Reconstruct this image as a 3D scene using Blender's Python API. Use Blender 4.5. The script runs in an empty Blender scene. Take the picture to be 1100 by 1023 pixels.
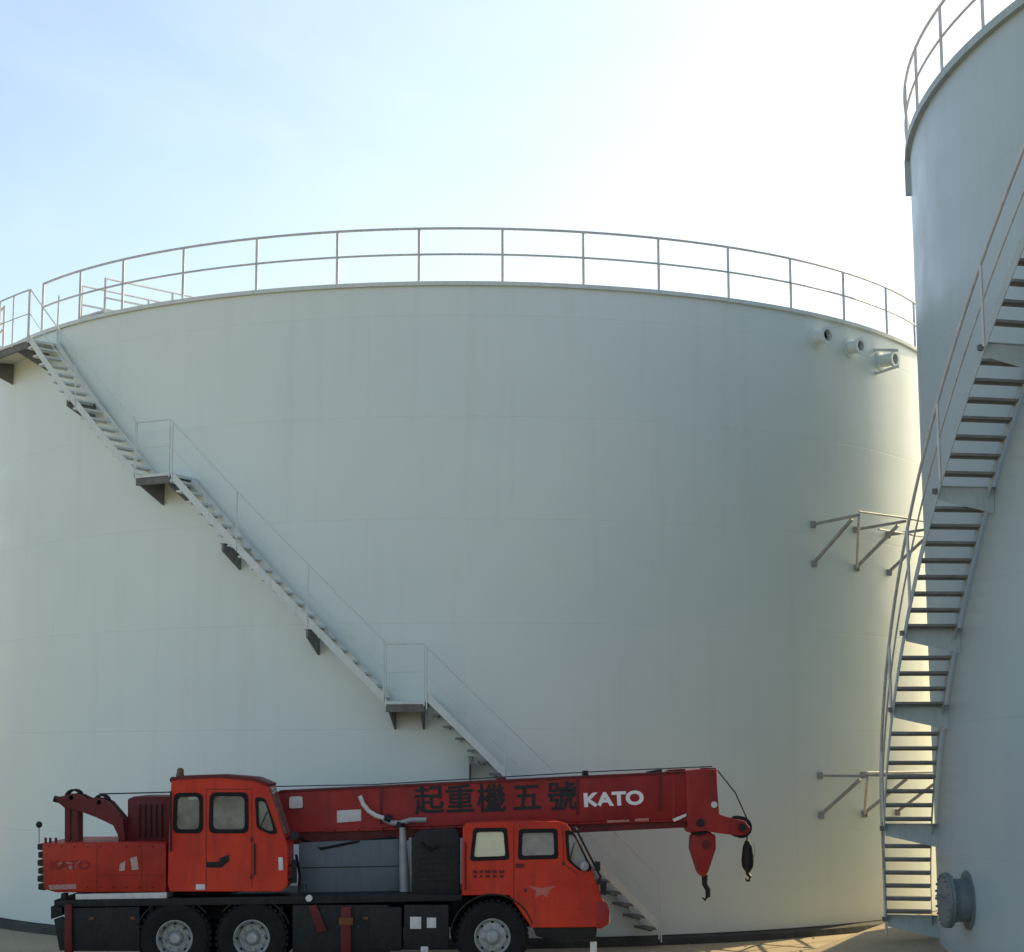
import bpy, bmesh, math, random
from mathutils import Vector, Matrix
random.seed(7)
C = bpy.context.scene.collection
sc = bpy.context.scene
R_ = math.radians
PI = math.pi

# ------------------------------------------------------------------ camera (measured from the photograph)
F, PITCH, YAW, ROLL, EYE = 1958.87, 0.153514, 0.025224, 0.0026626, 3.1738
right = Vector((math.cos(YAW), -math.sin(YAW), 0))
fwd = Vector((math.sin(YAW)*math.cos(PITCH), math.cos(YAW)*math.cos(PITCH), math.sin(PITCH)))
up = right.cross(fwd)
r2 = right*math.cos(ROLL) - up*math.sin(ROLL)
u2 = up*math.cos(ROLL) + right*math.sin(ROLL)
cam_d = bpy.data.cameras.new('camera'); cam = bpy.data.objects.new('camera', cam_d); C.objects.link(cam)
cam.matrix_world = Matrix(((r2.x, u2.x, -fwd.x, 0), (r2.y, u2.y, -fwd.y, 0), (r2.z, u2.z, -fwd.z, EYE), (0, 0, 0, 1)))
cam_d.sensor_width = 36; cam_d.lens = F/1100*36; cam_d.clip_end = 5000; cam_d.clip_start = .1
sc.camera = cam

def at(px, py, Y):
    """photo pixel -> world point on the vertical plane at distance Y (used to measure the crane)"""
    d = fwd + r2*((px-550)/F) - u2*((py-511.5)/F)
    t = Y/d.y
    return Vector((d.x*t, Y, EYE + d.z*t))

# ------------------------------------------------------------------ materials
MATS = {}
def nodes(name):
    m = bpy.data.materials.new(name); m.use_nodes = True
    nt = m.node_tree; nt.nodes.clear()
    out = nt.nodes.new('ShaderNodeOutputMaterial')
    b = nt.nodes.new('ShaderNodeBsdfPrincipled'); nt.links.new(b.outputs[0], out.inputs[0])
    MATS[name] = m
    return m, nt, b
def N(nt, t, **k):
    n = nt.nodes.new(t)
    for a, v in k.items():
        if a.startswith('i_'):
            key = a[2:]
            n.inputs[int(key) if key.isdigit() else key].default_value = v
        else: setattr(n, a, v)
    return n
def mixcol(nt, fac, a, b, blend='MIX'):
    n = nt.nodes.new('ShaderNodeMix'); n.data_type = 'RGBA'; n.blend_type = blend
    for i, v in ((0, fac), (6, a), (7, b)):
        if hasattr(v, 'is_linked') or hasattr(v, 'links'): nt.links.new(v, n.inputs[i])
        else: n.inputs[i].default_value = v
    return n.outputs[2]
def ramp(nt, src, stops):
    n = nt.nodes.new('ShaderNodeValToRGB'); e = n.color_ramp.elements
    while len(e) < len(stops): e.new(.5)
    for i, (p, c) in enumerate(stops):
        e[i].position = p; e[i].color = c if len(c) == 4 else (*c, 1)
    nt.links.new(src, n.inputs[0]); return n.outputs[0]
def c4(c): return (c[0], c[1], c[2], 1)

def worn(name, col, col2, scale=3., rough=.45, metal=0., bump=.0, dirt=None, dirtamt=.4, coat=0.):
    """painted / metal surface with soft mottling, streaks and fine wear"""
    m, nt, b = nodes(name)
    tc = N(nt, 'ShaderNodeTexCoord')
    n1 = N(nt, 'ShaderNodeTexNoise', i_Scale=scale, i_Detail=6., i_Roughness=.6)
    nt.links.new(tc.outputs['Object'], n1.inputs['Vector'])
    c = ramp(nt, n1.outputs[0], [(.35, c4(col)), (.68, c4(col2))])
    if dirt:
        mp = N(nt, 'ShaderNodeMapping'); mp.inputs['Scale'].default_value = (6, 6, .9)
        nt.links.new(tc.outputs['Object'], mp.inputs['Vector'])
        n2 = N(nt, 'ShaderNodeTexNoise', i_Scale=scale*.8, i_Detail=8., i_Roughness=.7)
        nt.links.new(mp.outputs[0], n2.inputs['Vector'])
        fac = ramp(nt, n2.outputs[0], [(.5, (0, 0, 0)), (.75, (dirtamt,)*3)])
        c = mixcol(nt, fac, c, c4(dirt))
    nt.links.new(c, b.inputs['Base Color'])
    n3 = N(nt, 'ShaderNodeTexNoise', i_Scale=scale*5, i_Detail=4.)
    nt.links.new(tc.outputs['Object'], n3.inputs['Vector'])
    rr = ramp(nt, n3.outputs[0], [(.3, (rough-.08,)*3), (.7, (rough+.12,)*3)])
    nt.links.new(rr, b.inputs['Roughness'])
    b.inputs['Metallic'].default_value = metal; b.inputs['Specular IOR Level'].default_value = .35
    b.inputs['Coat Weight'].default_value = coat
    if bump:
        bp = N(nt, 'ShaderNodeBump', i_Strength=bump, i_Distance=.01)
        nt.links.new(n3.outputs[0], bp.inputs['Height']); nt.links.new(bp.outputs[0], b.inputs['Normal'])
    return m

def tank_paint(name, col, col2, stain, seed):
    m, nt, b = nodes(name)
    uv = N(nt, 'ShaderNodeUVMap')
    # plate courses: faint weld lines
    br = N(nt, 'ShaderNodeTexBrick', i_Scale=1.)
    br.offset = .37; br.inputs['Mortar Size'].default_value = .016; br.inputs['Mortar Smooth'].default_value = .6
    br.inputs['Brick Width'].default_value = 6.1; br.inputs['Row Height'].default_value = 1.83
    br.inputs['Color1'].default_value = (.99, .99, .99, 1); br.inputs['Color2'].default_value = (1, 1, 1, 1)
    br.inputs['Mortar'].default_value = (.98, .98, .98, 1)
    nt.links.new(uv.outputs[0], br.inputs['Vector'])
    mp = N(nt, 'ShaderNodeMapping'); mp.inputs['Location'].default_value = (seed, seed*.7, 0)
    nt.links.new(uv.outputs[0], mp.inputs['Vector'])
    n1 = N(nt, 'ShaderNodeTexNoise', i_Scale=.22, i_Detail=5., i_Roughness=.55); nt.links.new(mp.outputs[0], n1.inputs['Vector'])
    c = ramp(nt, n1.outputs[0], [(.34, c4(col)), (.66, c4(col2))])
    ms = N(nt, 'ShaderNodeMapping'); ms.inputs['Scale'].default_value = (1.6, .10, 1); ms.inputs['Location'].default_value = (seed*3, 0, 0)
    nt.links.new(uv.outputs[0], ms.inputs['Vector'])
    n2 = N(nt, 'ShaderNodeTexNoise', i_Scale=1.4, i_Detail=7., i_Roughness=.65); nt.links.new(ms.outputs[0], n2.inputs['Vector'])
    st = ramp(nt, n2.outputs[0], [(.53, (0, 0, 0)), (.8, (.35, .35, .35))])
    c = mixcol(nt, st, c, c4(stain))
    n4 = N(nt, 'ShaderNodeTexNoise', i_Scale=5., i_Detail=8., i_Roughness=.75); nt.links.new(mp.outputs[0], n4.inputs['Vector'])
    sp = ramp(nt, n4.outputs[0], [(.68, (0, 0, 0)), (.76, (.22, .22, .22))])
    c = mixcol(nt, sp, c, c4([v*.55 for v in stain]))
    c = mixcol(nt, 1., c, br.outputs[0], 'MULTIPLY')
    nt.links.new(c, b.inputs['Base Color'])
    n3 = N(nt, 'ShaderNodeTexNoise', i_Scale=1.1, i_Detail=4.); nt.links.new(mp.outputs[0], n3.inputs['Vector'])
    rr = ramp(nt, n3.outputs[0], [(.3, (.28,)*3), (.7, (.42,)*3)]); nt.links.new(rr, b.inputs['Roughness'])
    # slight waviness of the plates and the weld beads
    n5 = N(nt, 'ShaderNodeTexNoise', i_Scale=.55, i_Detail=2.); nt.links.new(mp.outputs[0], n5.inputs['Vector'])
    b1 = N(nt, 'ShaderNodeBump', i_Strength=.25, i_Distance=.06); nt.links.new(n5.outputs[0], b1.inputs['Height'])
    b2 = N(nt, 'ShaderNodeBump', i_Strength=.35, i_Distance=.006); b2.invert = True
    nt.links.new(br.outputs['Fac'], b2.inputs['Height']); nt.links.new(b1.outputs[0], b2.inputs['Normal'])
    nt.links.new(b2.outputs[0], b.inputs['Normal'])
    return m

M_tank = tank_paint('tank_paint', (.66, .735, .71), (.72, .785, .745), (.56, .57, .50), 3.)
M_tank2 = tank_paint('tank_paint_blue', (.40, .48, .51), (.45, .53, .55), (.32, .38, .40), 11.)
M_steel = worn('rail_steel', (.52, .54, .54), (.62, .63, .62), 4., .5, .2, dirt=(.16, .11, .08), dirtamt=.5)
M_stair = worn('stair_paint', (.62, .68, .65), (.68, .72, .68), 3., .5, dirt=(.3, .26, .22), dirtamt=.4)
M_gus = worn('blue_stair_paint', (.38, .45, .47), (.44, .51, .52), 3., .5, dirt=(.2, .18, .15), dirtamt=.4)
M_step = worn('step_paint', (.34, .36, .36), (.42, .43, .42), 5., .55, dirt=(.14, .09, .06), dirtamt=.5)
M_tread = worn('tread_steel', (.13, .13, .13), (.2, .2, .19), 6., .6, .3, dirt=(.12, .07, .04), dirtamt=.5)
M_dkring = worn('dark_ring', (.035, .035, .033), (.07, .068, .06), 2., .85, bump=.4)  # near-black band round the foot of the big tank
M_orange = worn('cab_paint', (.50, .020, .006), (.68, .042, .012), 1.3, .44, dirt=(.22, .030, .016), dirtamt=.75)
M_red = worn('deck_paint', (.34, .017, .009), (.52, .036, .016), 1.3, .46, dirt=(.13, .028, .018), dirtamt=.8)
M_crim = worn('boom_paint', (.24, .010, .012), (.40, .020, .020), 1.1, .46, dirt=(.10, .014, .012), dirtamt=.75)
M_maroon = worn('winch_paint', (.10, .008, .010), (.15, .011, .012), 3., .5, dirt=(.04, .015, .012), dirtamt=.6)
M_black = worn('chassis_black', (.006, .007, .009), (.013, .014, .016), 4., .55, dirt=(.035, .03, .026), dirtamt=.5)
M_rubber = worn('rubber', (.007, .007, .008), (.013, .013, .013), 7., .8, bump=.3)
M_rim = worn('rim_paint', (.34, .34, .34), (.48, .48, .47), 9., .45, .2, dirt=(.12, .1, .08), dirtamt=.7)
M_white = worn('white_plate', (.62, .60, .58), (.72, .70, .68), 9., .5, dirt=(.35, .25, .22), dirtamt=.5)
M_greyp = worn('grey_panel_paint', (.105, .13, .15), (.14, .165, .185), 2., .5, dirt=(.08, .085, .085), dirtamt=.5)
M_pipe = worn('pale_metal', (.30, .31, .32), (.40, .40, .40), 5., .5, .2, dirt=(.25, .2, .17), dirtamt=.5)
M_cream = worn('cream_blind', (.70, .66, .46), (.78, .73, .52), 8., .7)
M_seat = worn('seat_vinyl', (.05, .05, .055), (.08, .08, .08), 8., .6)
M_lining = worn('cab_lining', (.30, .31, .29), (.36, .36, .34), 5., .7)
M_rope = worn('wire_rope', (.06, .06, .06), (.1, .1, .09), 30., .5, .5)
M_ink = worn('black_lettering', (.010, .010, .014), (.02, .02, .022), 8., .5)
M_letter = worn('white_lettering', (.78, .77, .76), (.84, .83, .82), 14., .45)
M_rust = worn('rusty_steel', (.16, .055, .025), (.24, .09, .04), 14., .8, .1, bump=.5)
M_brown = worn('brown_steel', (.20, .16, .12), (.28, .22, .16), 14., .7, .1)
M_dkstep = worn('dark_step', (.16, .165, .165), (.23, .23, .22), 5., .6, dirt=(.1, .08, .06), dirtamt=.5)
M_mh = worn('slate_paint', (.15, .18, .19), (.21, .24, .25), 4., .5, dirt=(.1, .09, .08), dirtamt=.5)
M_brk = worn('bracket_paint', (.26, .265, .26), (.36, .36, .34), 5., .6, dirt=(.16, .12, .08), dirtamt=.5)
M_amber = worn('amber_lens', (.10, .06, .04), (.14, .08, .05), 10., .3)
M_hole = worn('dark_bore', (.012, .012, .012), (.02, .02, .02), 10., .8)
def glass(name, col, alpha, rough=.06):
    m, nt, b = nodes(name)
    tc = N(nt, 'ShaderNodeTexCoord')
    n = N(nt, 'ShaderNodeTexNoise', i_Scale=4., i_Detail=6.); nt.links.new(tc.outputs['Object'], n.inputs['Vector'])
    nt.links.new(ramp(nt, n.outputs[0], [(.3, c4([v*.7 for v in col])), (.7, c4([v*1.2 for v in col]))]), b.inputs['Base Color'])
    b.inputs['Roughness'].default_value = rough; b.inputs['Specular IOR Level'].default_value = .8
    nt.links.new(ramp(nt, n.outputs[0], [(.3, (alpha-.1,)*3), (.7, (min(1, alpha+.1),)*3)]), b.inputs['Alpha'])
    return m
M_glass = glass('reflection_grey_glass', (.27, .31, .29), .5)  # grey-green base colour stands in for surroundings reflected in the panes
M_glass2 = glass('pale_reflection_glass', (.34, .36, .35), .65)  # paler grey, the reflected sky put into the pane colour

# ------------------------------------------------------------------ mesh helpers
def root_off(p):
    v = Vector((0, 0, 0))
    while p is not None: v += p.location; p = p.parent
    return v
class MB:
    def __init__(s): s.bm = bmesh.new(); s.uv = None
    def quad(s, vs):
        return s.bm.faces.new([s.bm.verts.new(v) for v in vs])
    def box(s, c, sz, rot=None, bevel=0.):
        M = Matrix.Translation(c) @ (rot.to_4x4() if rot is not None else Matrix.Identity(4)) @ Matrix.Diagonal((*sz, 1))
        r = bmesh.ops.create_cube(s.bm, size=1., matrix=M)
        if bevel:
            es = list({e for v in r['verts'] for e in v.link_edges})
            bmesh.ops.bevel(s.bm, geom=es, offset=bevel, segments=2, affect='EDGES', profile=.6)
        return s
    def span(s, a, b, bevel=0.):
        """axis-aligned box between two corners"""
        a, b = Vector(a), Vector(b)
        return s.box((a+b)/2, [abs(v) for v in (b-a)], None, bevel)
    def bar(s, a, b, w, h=None):
        a, b = Vector(a), Vector(b); d = b-a
        q = d.to_track_quat('Z', 'Y').to_matrix()
        return s.box((a+b)/2, (w, h or w, d.length), q)
    def tube(s, pts, r, n=8, caps=True):
        pts = [Vector(p) for p in pts]; rings = []
        for i, p in enumerate(pts):
            d = (pts[min(i+1, len(pts)-1)] - pts[max(i-1, 0)]).normalized()
            ref = Vector((0, 0, 1)) if abs(d.z) < .95 else Vector((1, 0, 0))
            x = d.cross(ref).normalized(); y = d.cross(x)
            rr = r[i] if isinstance(r, (list, tuple)) else r
            rings.append([s.bm.verts.new(p + x*rr*math.cos(2*PI*k/n) + y*rr*math.sin(2*PI*k/n)) for k in range(n)])
        for A, B in zip(rings, rings[1:]):
            for k in range(n): s.bm.faces.new((A[k], A[(k+1) % n], B[(k+1) % n], B[k]))
        if caps: s.bm.faces.new(rings[0]); s.bm.faces.new(rings[-1][::-1])
        return s
    def lathe(s, prof, c, axis, n=32):
        """prof = [(radius, along)], revolved about axis through c"""
        a = Vector(axis).normalized(); ref = Vector((0, 0, 1)) if abs(a.z) < .9 else Vector((1, 0, 0))
        x = a.cross(ref).normalized(); y = a.cross(x); c = Vector(c); rings = []
        for r, t in prof:
            if r < 1e-5: rings.append([s.bm.verts.new(c+a*t)])
            else: rings.append([s.bm.verts.new(c + a*t + x*r*math.cos(2*PI*k/n) + y*r*math.sin(2*PI*k/n)) for k in range(n)])
        for A, B in zip(rings, rings[1:]):
            for k in range(n):
                k2 = (k+1) % n
                if len(A) == 1 and len(B) == 1: continue
                if len(A) == 1: s.bm.faces.new((A[0], B[k2], B[k]))
                elif len(B) == 1: s.bm.faces.new((A[k], A[k2], B[0]))
                else: s.bm.faces.new((A[k], A[k2], B[k2], B[k]))
        return s
    def prism(s, poly, Y0, Y1, bevel=0.):
        """poly = [(x, z)] extruded from Y0 to Y1"""
        A = [s.bm.verts.new((x, Y0, z)) for x, z in poly]; B = [s.bm.verts.new((x, Y1, z)) for x, z in poly]
        fs = [s.bm.faces.new(A), s.bm.faces.new(B[::-1])]
        n = len(poly)
        for i in range(n): fs.append(s.bm.faces.new((A[i], B[i], B[(i+1) % n], A[(i+1) % n])))
        if bevel:
            es = list({e for f in fs for e in f.edges})
            bmesh.ops.bevel(s.bm, geom=es, offset=bevel, segments=2, affect='EDGES', profile=.6)
        return s
    def hull_ring(s, secs):
        """loft closed sections (same point count), capped"""
        rs = [[s.bm.verts.new(p) for p in q] for q in secs]; n = len(rs[0])
        for A, B in zip(rs, rs[1:]):
            for k in range(n): s.bm.faces.new((A[k], A[(k+1) % n], B[(k+1) % n], B[k]))
        s.bm.faces.new(rs[0][::-1]); s.bm.faces.new(rs[-1]); return s
    def build(s, name, mat, parent=None, smooth=30.):
        bmesh.ops.recalc_face_normals(s.bm, faces=s.bm.faces)
        me = bpy.data.meshes.new(name); off = root_off(parent)
        if off.length > 0: bmesh.ops.translate(s.bm, verts=s.bm.verts, vec=-off)
        s.bm.to_mesh(me); s.bm.free()
        if smooth:
            me.shade_smooth(); me.set_sharp_from_angle(angle=R_(smooth))
        for m in (mat if isinstance(mat, (list, tuple)) else [mat]): me.materials.append(m)
        o = bpy.data.objects.new(name, me); C.objects.link(o)
        if parent is not None: o.parent = parent
        return o
def tag(o, label=None, cat=None, group=None, kind=None):
    for k, v in (('label', label), ('category', cat), ('group', group), ('kind', kind)):
        if v: o[k] = v
    return o
def empty(name, loc):
    o = bpy.data.objects.new(name, None); C.objects.link(o); o.location = loc; o.empty_display_size = .5; return o
def roundpoly(pts, r, n=4):
    out = []; m = len(pts)
    for i in range(m):
        p0, p, p1 = Vector(pts[i-1]), Vector(pts[i]), Vector(pts[(i+1) % m])
        a = (p0-p); b = (p1-p); rr = min(r, a.length*.45, b.length*.45)
        A = p + a.normalized()*rr; B = p + b.normalized()*rr
        for k in range(n+1):
            t = k/n; out.append(tuple((1-t)**2*A + 2*t*(1-t)*p + t*t*B))
    return out
def plate(name, outer, holes, Y, th, mat, parent, bev=.006):
    """flat sheet in XZ with real openings, thickness th going away from the viewer"""
    cu = bpy.data.curves.new(name, 'CURVE'); cu.dimensions = '2D'; cu.fill_mode = 'BOTH'
    for poly in [outer]+holes:
        sp = cu.splines.new('POLY'); sp.points.add(len(poly)-1); sp.use_cyclic_u = True
        for p, q in zip(sp.points, poly): p.co = (q[0], q[1], 0, 1)
    cu.extrude = th/2 - bev; cu.bevel_depth = bev; cu.bevel_resolution = 1; cu.offset = -bev
    t = bpy.data.objects.new('tmp', cu); C.objects.link(t)
    bpy.context.view_layer.update()
    me = bpy.data.meshes.new_from_object(t.evaluated_get(bpy.context.evaluated_depsgraph_get()))
    bpy.data.objects.remove(t); bpy.data.curves.remove(cu)
    off = root_off(parent)
    me.transform(Matrix.Translation(Vector((0, Y+th/2, 0))-off) @ Matrix(((1, 0, 0, 0), (0, 0, -1, 0), (0, 1, 0, 0), (0, 0, 0, 1))))
    me.materials.clear(); me.materials.append(mat); me.name = name
    me.shade_smooth(); me.set_sharp_from_angle(angle=R_(35))
    o = bpy.data.objects.new(name, me); C.objects.link(o); o.parent = parent
    return o
def lettering(name, text, size, X, Z, Y, mat, parent, bold=0., sx=1., rot=0., depth=.004):
    cu = bpy.data.curves.new(name, 'FONT'); cu.body = text; cu.size = size; cu.align_x = 'CENTER'; cu.align_y = 'CENTER'
    cu.offset = bold; cu.extrude = depth/2
    t = bpy.data.objects.new('tmp', cu); C.objects.link(t); bpy.context.view_layer.update()
    me = bpy.data.meshes.new_from_object(t.evaluated_get(bpy.context.evaluated_depsgraph_get()))
    bpy.data.objects.remove(t); bpy.data.curves.remove(cu)
    off = root_off(parent)
    M = Matrix.Translation(Vector((X, Y, Z))-off) @ Matrix.Rotation(-rot, 4, 'Y') @ Matrix(((sx, 0, 0, 0), (0, 0, -1, 0), (0, 1, 0, 0), (0, 0, 0, 1)))
    me.transform(M); me.materials.clear(); me.materials.append(mat)
    o = bpy.data.objects.new(name, me); C.objects.link(o); o.parent = parent
    return o

# ------------------------------------------------------------------ ground
def ground_mat():
    m, nt, b = nodes('sandy_ground')
    tc = N(nt, 'ShaderNodeTexCoord')
    n1 = N(nt, 'ShaderNodeTexNoise', i_Scale=.35, i_Detail=8., i_Roughness=.65); nt.links.new(tc.outputs['Object'], n1.inputs['Vector'])
    n2 = N(nt, 'ShaderNodeTexNoise', i_Scale=22., i_Detail=6., i_Roughness=.7); nt.links.new(tc.outputs['Object'], n2.inputs['Vector'])
    c = ramp(nt, n1.outputs[0], [(.32, (.44, .35, .215, 1)), (.68, (.57, .455, .28, 1))])
    g = ramp(nt, n2.outputs[0], [(.3, (.6, .6, .6)), (.7, (1, 1, 1))])
    c = mixcol(nt, 1., c, g, 'MULTIPLY'); nt.links.new(c, b.inputs['Base Color'])
    b.inputs['Roughness'].default_value = .92
    bp = N(nt, 'ShaderNodeBump', i_Strength=.6, i_Distance=.03); nt.links.new(n2.outputs[0], bp.inputs['Height']); nt.links.new(bp.outputs[0], b.inputs['Normal'])
    return m
M_ground = ground_mat()
g = MB(); g.quad([(-1500, -1500, 0), (1500, -1500, 0), (1500, 1500, 0), (-1500, 1500, 0)])
tag(g.build('ground', M_ground, None, 0), kind='structure')

# ------------------------------------------------------------------ storage tanks
def cyl(c, r, ph, z):
    """point on a tank: ph in degrees from the side that faces -Y, growing towards +X"""
    p = R_(ph); return Vector((c[0]+r*math.sin(p), c[1]-r*math.cos(p), z))
def shell(root, c, R, z0, H, mat, seg=192, lip=0., liph=.6):
    bm = bmesh.new(); uvl = bm.loops.layers.uv.new('UVMap')
    zs = [z0, H]
    for k in range(seg):
        a0, a1 = 360*k/seg, 360*(k+1)/seg
        f = bm.faces.new([bm.verts.new(cyl(c, R, a, z)) for a, z in ((a0, z0), (a1, z0), (a1, H), (a0, H))])
        for l, (a, z) in zip(f.loops, ((a0, z0), (a1, z0), (a1, H), (a0, H))): l[uvl].uv = (R_(a)*R, z)
    bmesh.ops.remove_doubles(bm, verts=bm.verts, dist=1e-4)
    mb = MB(); mb.bm.free(); mb.bm = bm
    return mb.build('shell', mat, root)
def ring(c, prof, seg=160, a0=0, a1=360):
    """closed profile [(r, z)] swept round the tank"""
    mb = MB(); full = abs(a1-a0) >= 360; n = seg if full else seg+1
    rs = [[mb.bm.verts.new(cyl(c, r, a0+(a1-a0)*k/seg, z)) for r, z in prof] for k in range(n)]
    m = len(prof)
    for k in range(seg):
        A, B = rs[k], rs[(k+1) % n]
        for j in range(m): mb.bm.faces.new((A[j], A[(j+1) % m], B[(j+1) % m], B[j]))
    if not full: mb.bm.faces.new(rs[0]); mb.bm.faces.new(rs[-1][::-1])
    return mb
def arc(c, r, a0, a1, z0, z1=None, step=2.):
    n = max(1, int(abs(a1-a0)/step)); z1 = z0 if z1 is None else z1
    return [cyl(c, r, a0+(a1-a0)*k/n, z0+(z1-z0)*k/n) for k in range(n+1)]
def stringer(mb, c, r, path, h, th):
    """vertical strip following path [(ph, z)] at radius r"""
    secs = []
    for ph, z in path:
        secs.append([cyl(c, r, ph, z-h/2), cyl(c, r+th, ph, z-h/2), cyl(c, r+th, ph, z+h/2), cyl(c, r, ph, z+h/2)])
    mb.hull_ring(secs)
def tread(c, ri, ro, ph, z, run, parent, mat, th=.035):
    """one step: flat plate between the stringers"""
    mid = cyl(c, (ri+ro)/2, ph, z); rad = Vector((math.sin(R_(ph)), -math.cos(R_(ph)), 0)); tan = Vector((math.cos(R_(ph)), math.sin(R_(ph)), 0))
    rot = Matrix((rad, tan, (0, 0, 1))).transposed()
    mb = MB(); mb.box(mid, (ro-ri, run, th), rot); mb.box(mid-tan*(run/2-.012)*0 + Vector((0, 0, -.02)), (ro-ri-.01, .02, .05), rot)
    return mb.build('tread', mat, parent, 0)
def gusset(c, R, ro, ph, z, parent, mat, d0=.12, d1=.45, th=.012):
    rad = Vector((math.sin(R_(ph)), -math.cos(R_(ph)), 0)); tan = Vector((math.cos(R_(ph)), math.sin(R_(ph)), 0))
    mb = MB(); q = [cyl(c, R+.004, ph, z), cyl(c, ro, ph, z), cyl(c, ro, ph, z-d0), cyl(c, R+.004, ph, z-d1)]
    mb.hull_ring([[p-tan*th/2 for p in q], [p+tan*th/2 for p in q]])
    m = (q[0]+q[1])/2; rot = Matrix((rad, tan, (0, 0, 1))).transposed()
    mb.box(m+Vector((0, 0, .006)), (ro-R, .09, .01), rot)
    return mb.build('gusset', mat, parent, 0)
def handrail(c, r, path, parent, mat, posts, h=1.0, tr=.018):
    mb = MB()
    for dz, q in ((h, 1.), (h*.52, .6)): mb.tube([cyl(c, r, ph, z+dz) for ph, z in path], tr*q, 8)
    o = mb.build('handrail', mat, parent)
    for ph, z in posts:
        b = MB(); b.tube([cyl(c, r, ph, z-.05), cyl(c, r, ph, z+h)], tr*.95, 8); b.build('rail_post', mat, parent)
    return o

# ---- the big pale tank
A = (0., 42.69); RA, HA = 10.958, 11.59
tankA = empty('storage_tank', (A[0], A[1], 0))
tag(tankA, cat='storage tank')
tankA['label'] = 'wide pale grey storage tank behind the red crane, long stair falling across its face'
shell(tankA, A, RA, .15, HA, M_tank)
ring(A, [(RA+.02, 0), (RA+.26, 0), (RA+.22, .11), (RA+.02, .14)]).build('base_ring', M_dkring, tankA)
mb = ring(A, [(RA-.05, HA-.06), (RA+.06, HA-.06), (RA+.06, HA+.012), (RA-.05, HA+.012)]); mb.build('rim_flange', M_stair, tankA)
mb = MB()
mb.lathe([(RA-.02, HA), (RA*.5, HA+.36), (0, HA+.72)], (A[0], A[1], 0), (0, 0, 1), 96); mb.build('roof', M_tank, tankA)
# guard rail round the rim: posts measured on the near side, evenly spaced behind
near = [-50.66, -43.33, -36.63, -28.74, -20.49, -12.31, -4.48, 3.37, 11.09, 18.68, 26.38, 34.25, 42.31, 50.77]
ph_all = near + [50.77+7.86*k for k in range(1, 32)]
end = 360-62.5
ph_all = [p for p in ph_all if p < end-3]+[end]
mb = MB()
mb.tube(arc(A, RA, -50.66, end, HA+1.0), .025, 8); mb.tube(arc(A, RA, -50.66, end, HA+.52), .021, 8)
ga = mb.build('guard_rail', M_steel, tankA)
for p in ph_all:
    b = MB(); b.tube([cyl(A, RA, p, HA-.02), cyl(A, RA, p, HA+1.0)], .026, 8); b.build('rail_post', M_steel, ga)
# roof walkway from the stair head towards the middle
w0, w1 = Vector((-7.25, 34.65, 0)), Vector((-.6, 41.4, 0)); wd = (w1-w0); wl = wd.length; wd.normalize(); ws = Vector((-wd.y, wd.x, 0))
def roofz(p): return HA+.72*(1-(p-Vector((A[0], A[1], 0))).length/RA)
wk = MB(); wk.bar(w0+Vector((0, 0, HA+.12)), w1+Vector((0, 0, HA+.62)), .75, .04); wko = wk.build('roof_walkway', M_steel, tankA)
for s in (-.4, .4):
    m2 = MB()
    for hh in (.80, .42): m2.tube([w0+ws*s+Vector((0, 0, HA+hh-.05)), w1+ws*s+Vector((0, 0, HA+hh+.02))], .021, 8)
    m2.build('handrail', M_steel, wko)
    for k in range(7):
        p = w0+wd*(wl*k/6)+ws*s; b = MB(); b.tube([p+Vector((0, 0, HA)), p+Vector((0, 0, HA+.76+.06*k/6))], .024, 8); b.build('rail_post', M_steel, wko)
# stair: landings and three flights (ph, z of the tread line)
SO, SI = RA+.68, RA+.10
flights = [(-46.6, 11.16, -31.0, 8.36), (-27.0, 8.20, -6.9, 4.32), (-3.4, 4.10, 15.6, .32)]
path = [(-46.6, 11.2), (-31., 8.24), (-30.8, 8.2), (-27.1, 8.2), (-26.8, 8.14), (-6.9, 4.16), (-6.7, 4.1), (-3.5, 4.1), (-3.3, 4.04), (16.2, .2)]
def fine(path, step=2.):
    out = []
    for (a, z), (b, y) in zip(path, path[1:]):
        n = max(1, int(abs(b-a)/step))
        out += [(a+(b-a)*k/n, z+(y-z)*k/n) for k in range(n)]
    return out+[path[-1]]
mb = MB()
for q0, q1, dz in ((0, 1, .03), (4, 5, .03), (8, 9, .17)):
    fp = [(a, z+dz) for a, z in fine(path[q0:q1+1])]
    stringer(mb, A, SO, fp, .17, .012); stringer(mb, A, SI-.012, fp, .15, .012)
stA = mb.build('staircase', M_stair, tankA, 0)
for a0, z0, a1, z1 in flights:
    dz = -.09 if z0 > 5 else .02; z0 += dz; z1 += dz
    n = round((z0-z1)/.2)
    for k in range(n+1):
        t = k/n; tread(A, SI+.001, SO-.001, a0+(a1-a0)*t, z0+(z1-z0)*t-.02, .21 if z0 < 4.15 else .17, stA, M_tread if z0 < 4.15 else M_stair)
for a0, a1, z in ((-30.8, -27.1, 8.2), (-6.7, -3.5, 4.1), (-62., -46.8, 11.2)):
    mb = ring(A, [(RA+.02, z-.02), (SO+.03, z-.02), (SO+.03, z+.03), (RA+.02, z+.03)], 12, a0, a1)
    mb.build('landing', M_stair, stA, 0)
    mb = ring(A, [(SO-.06, z-.15), (SO+.01, z-.15), (SO+.01, z-.021), (SO-.06, z-.021)], 12, a0, a1); mb.build('landing_beam', M_tread, stA, 0)
for ph, z in ((-58., 11.16), (-49., 11.16), (-40.2, 9.85), (-30.4, 8.165), (-27.4, 8.165), (-21.6, 6.9), (-13.6, 5.36), (-6.4, 4.065), (-3.8, 4.065), (.35, 3.2), (8., 1.75)):
    gusset(A, RA, SO-.02, ph, z, stA, M_dkstep, .12, .40, .035)
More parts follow.
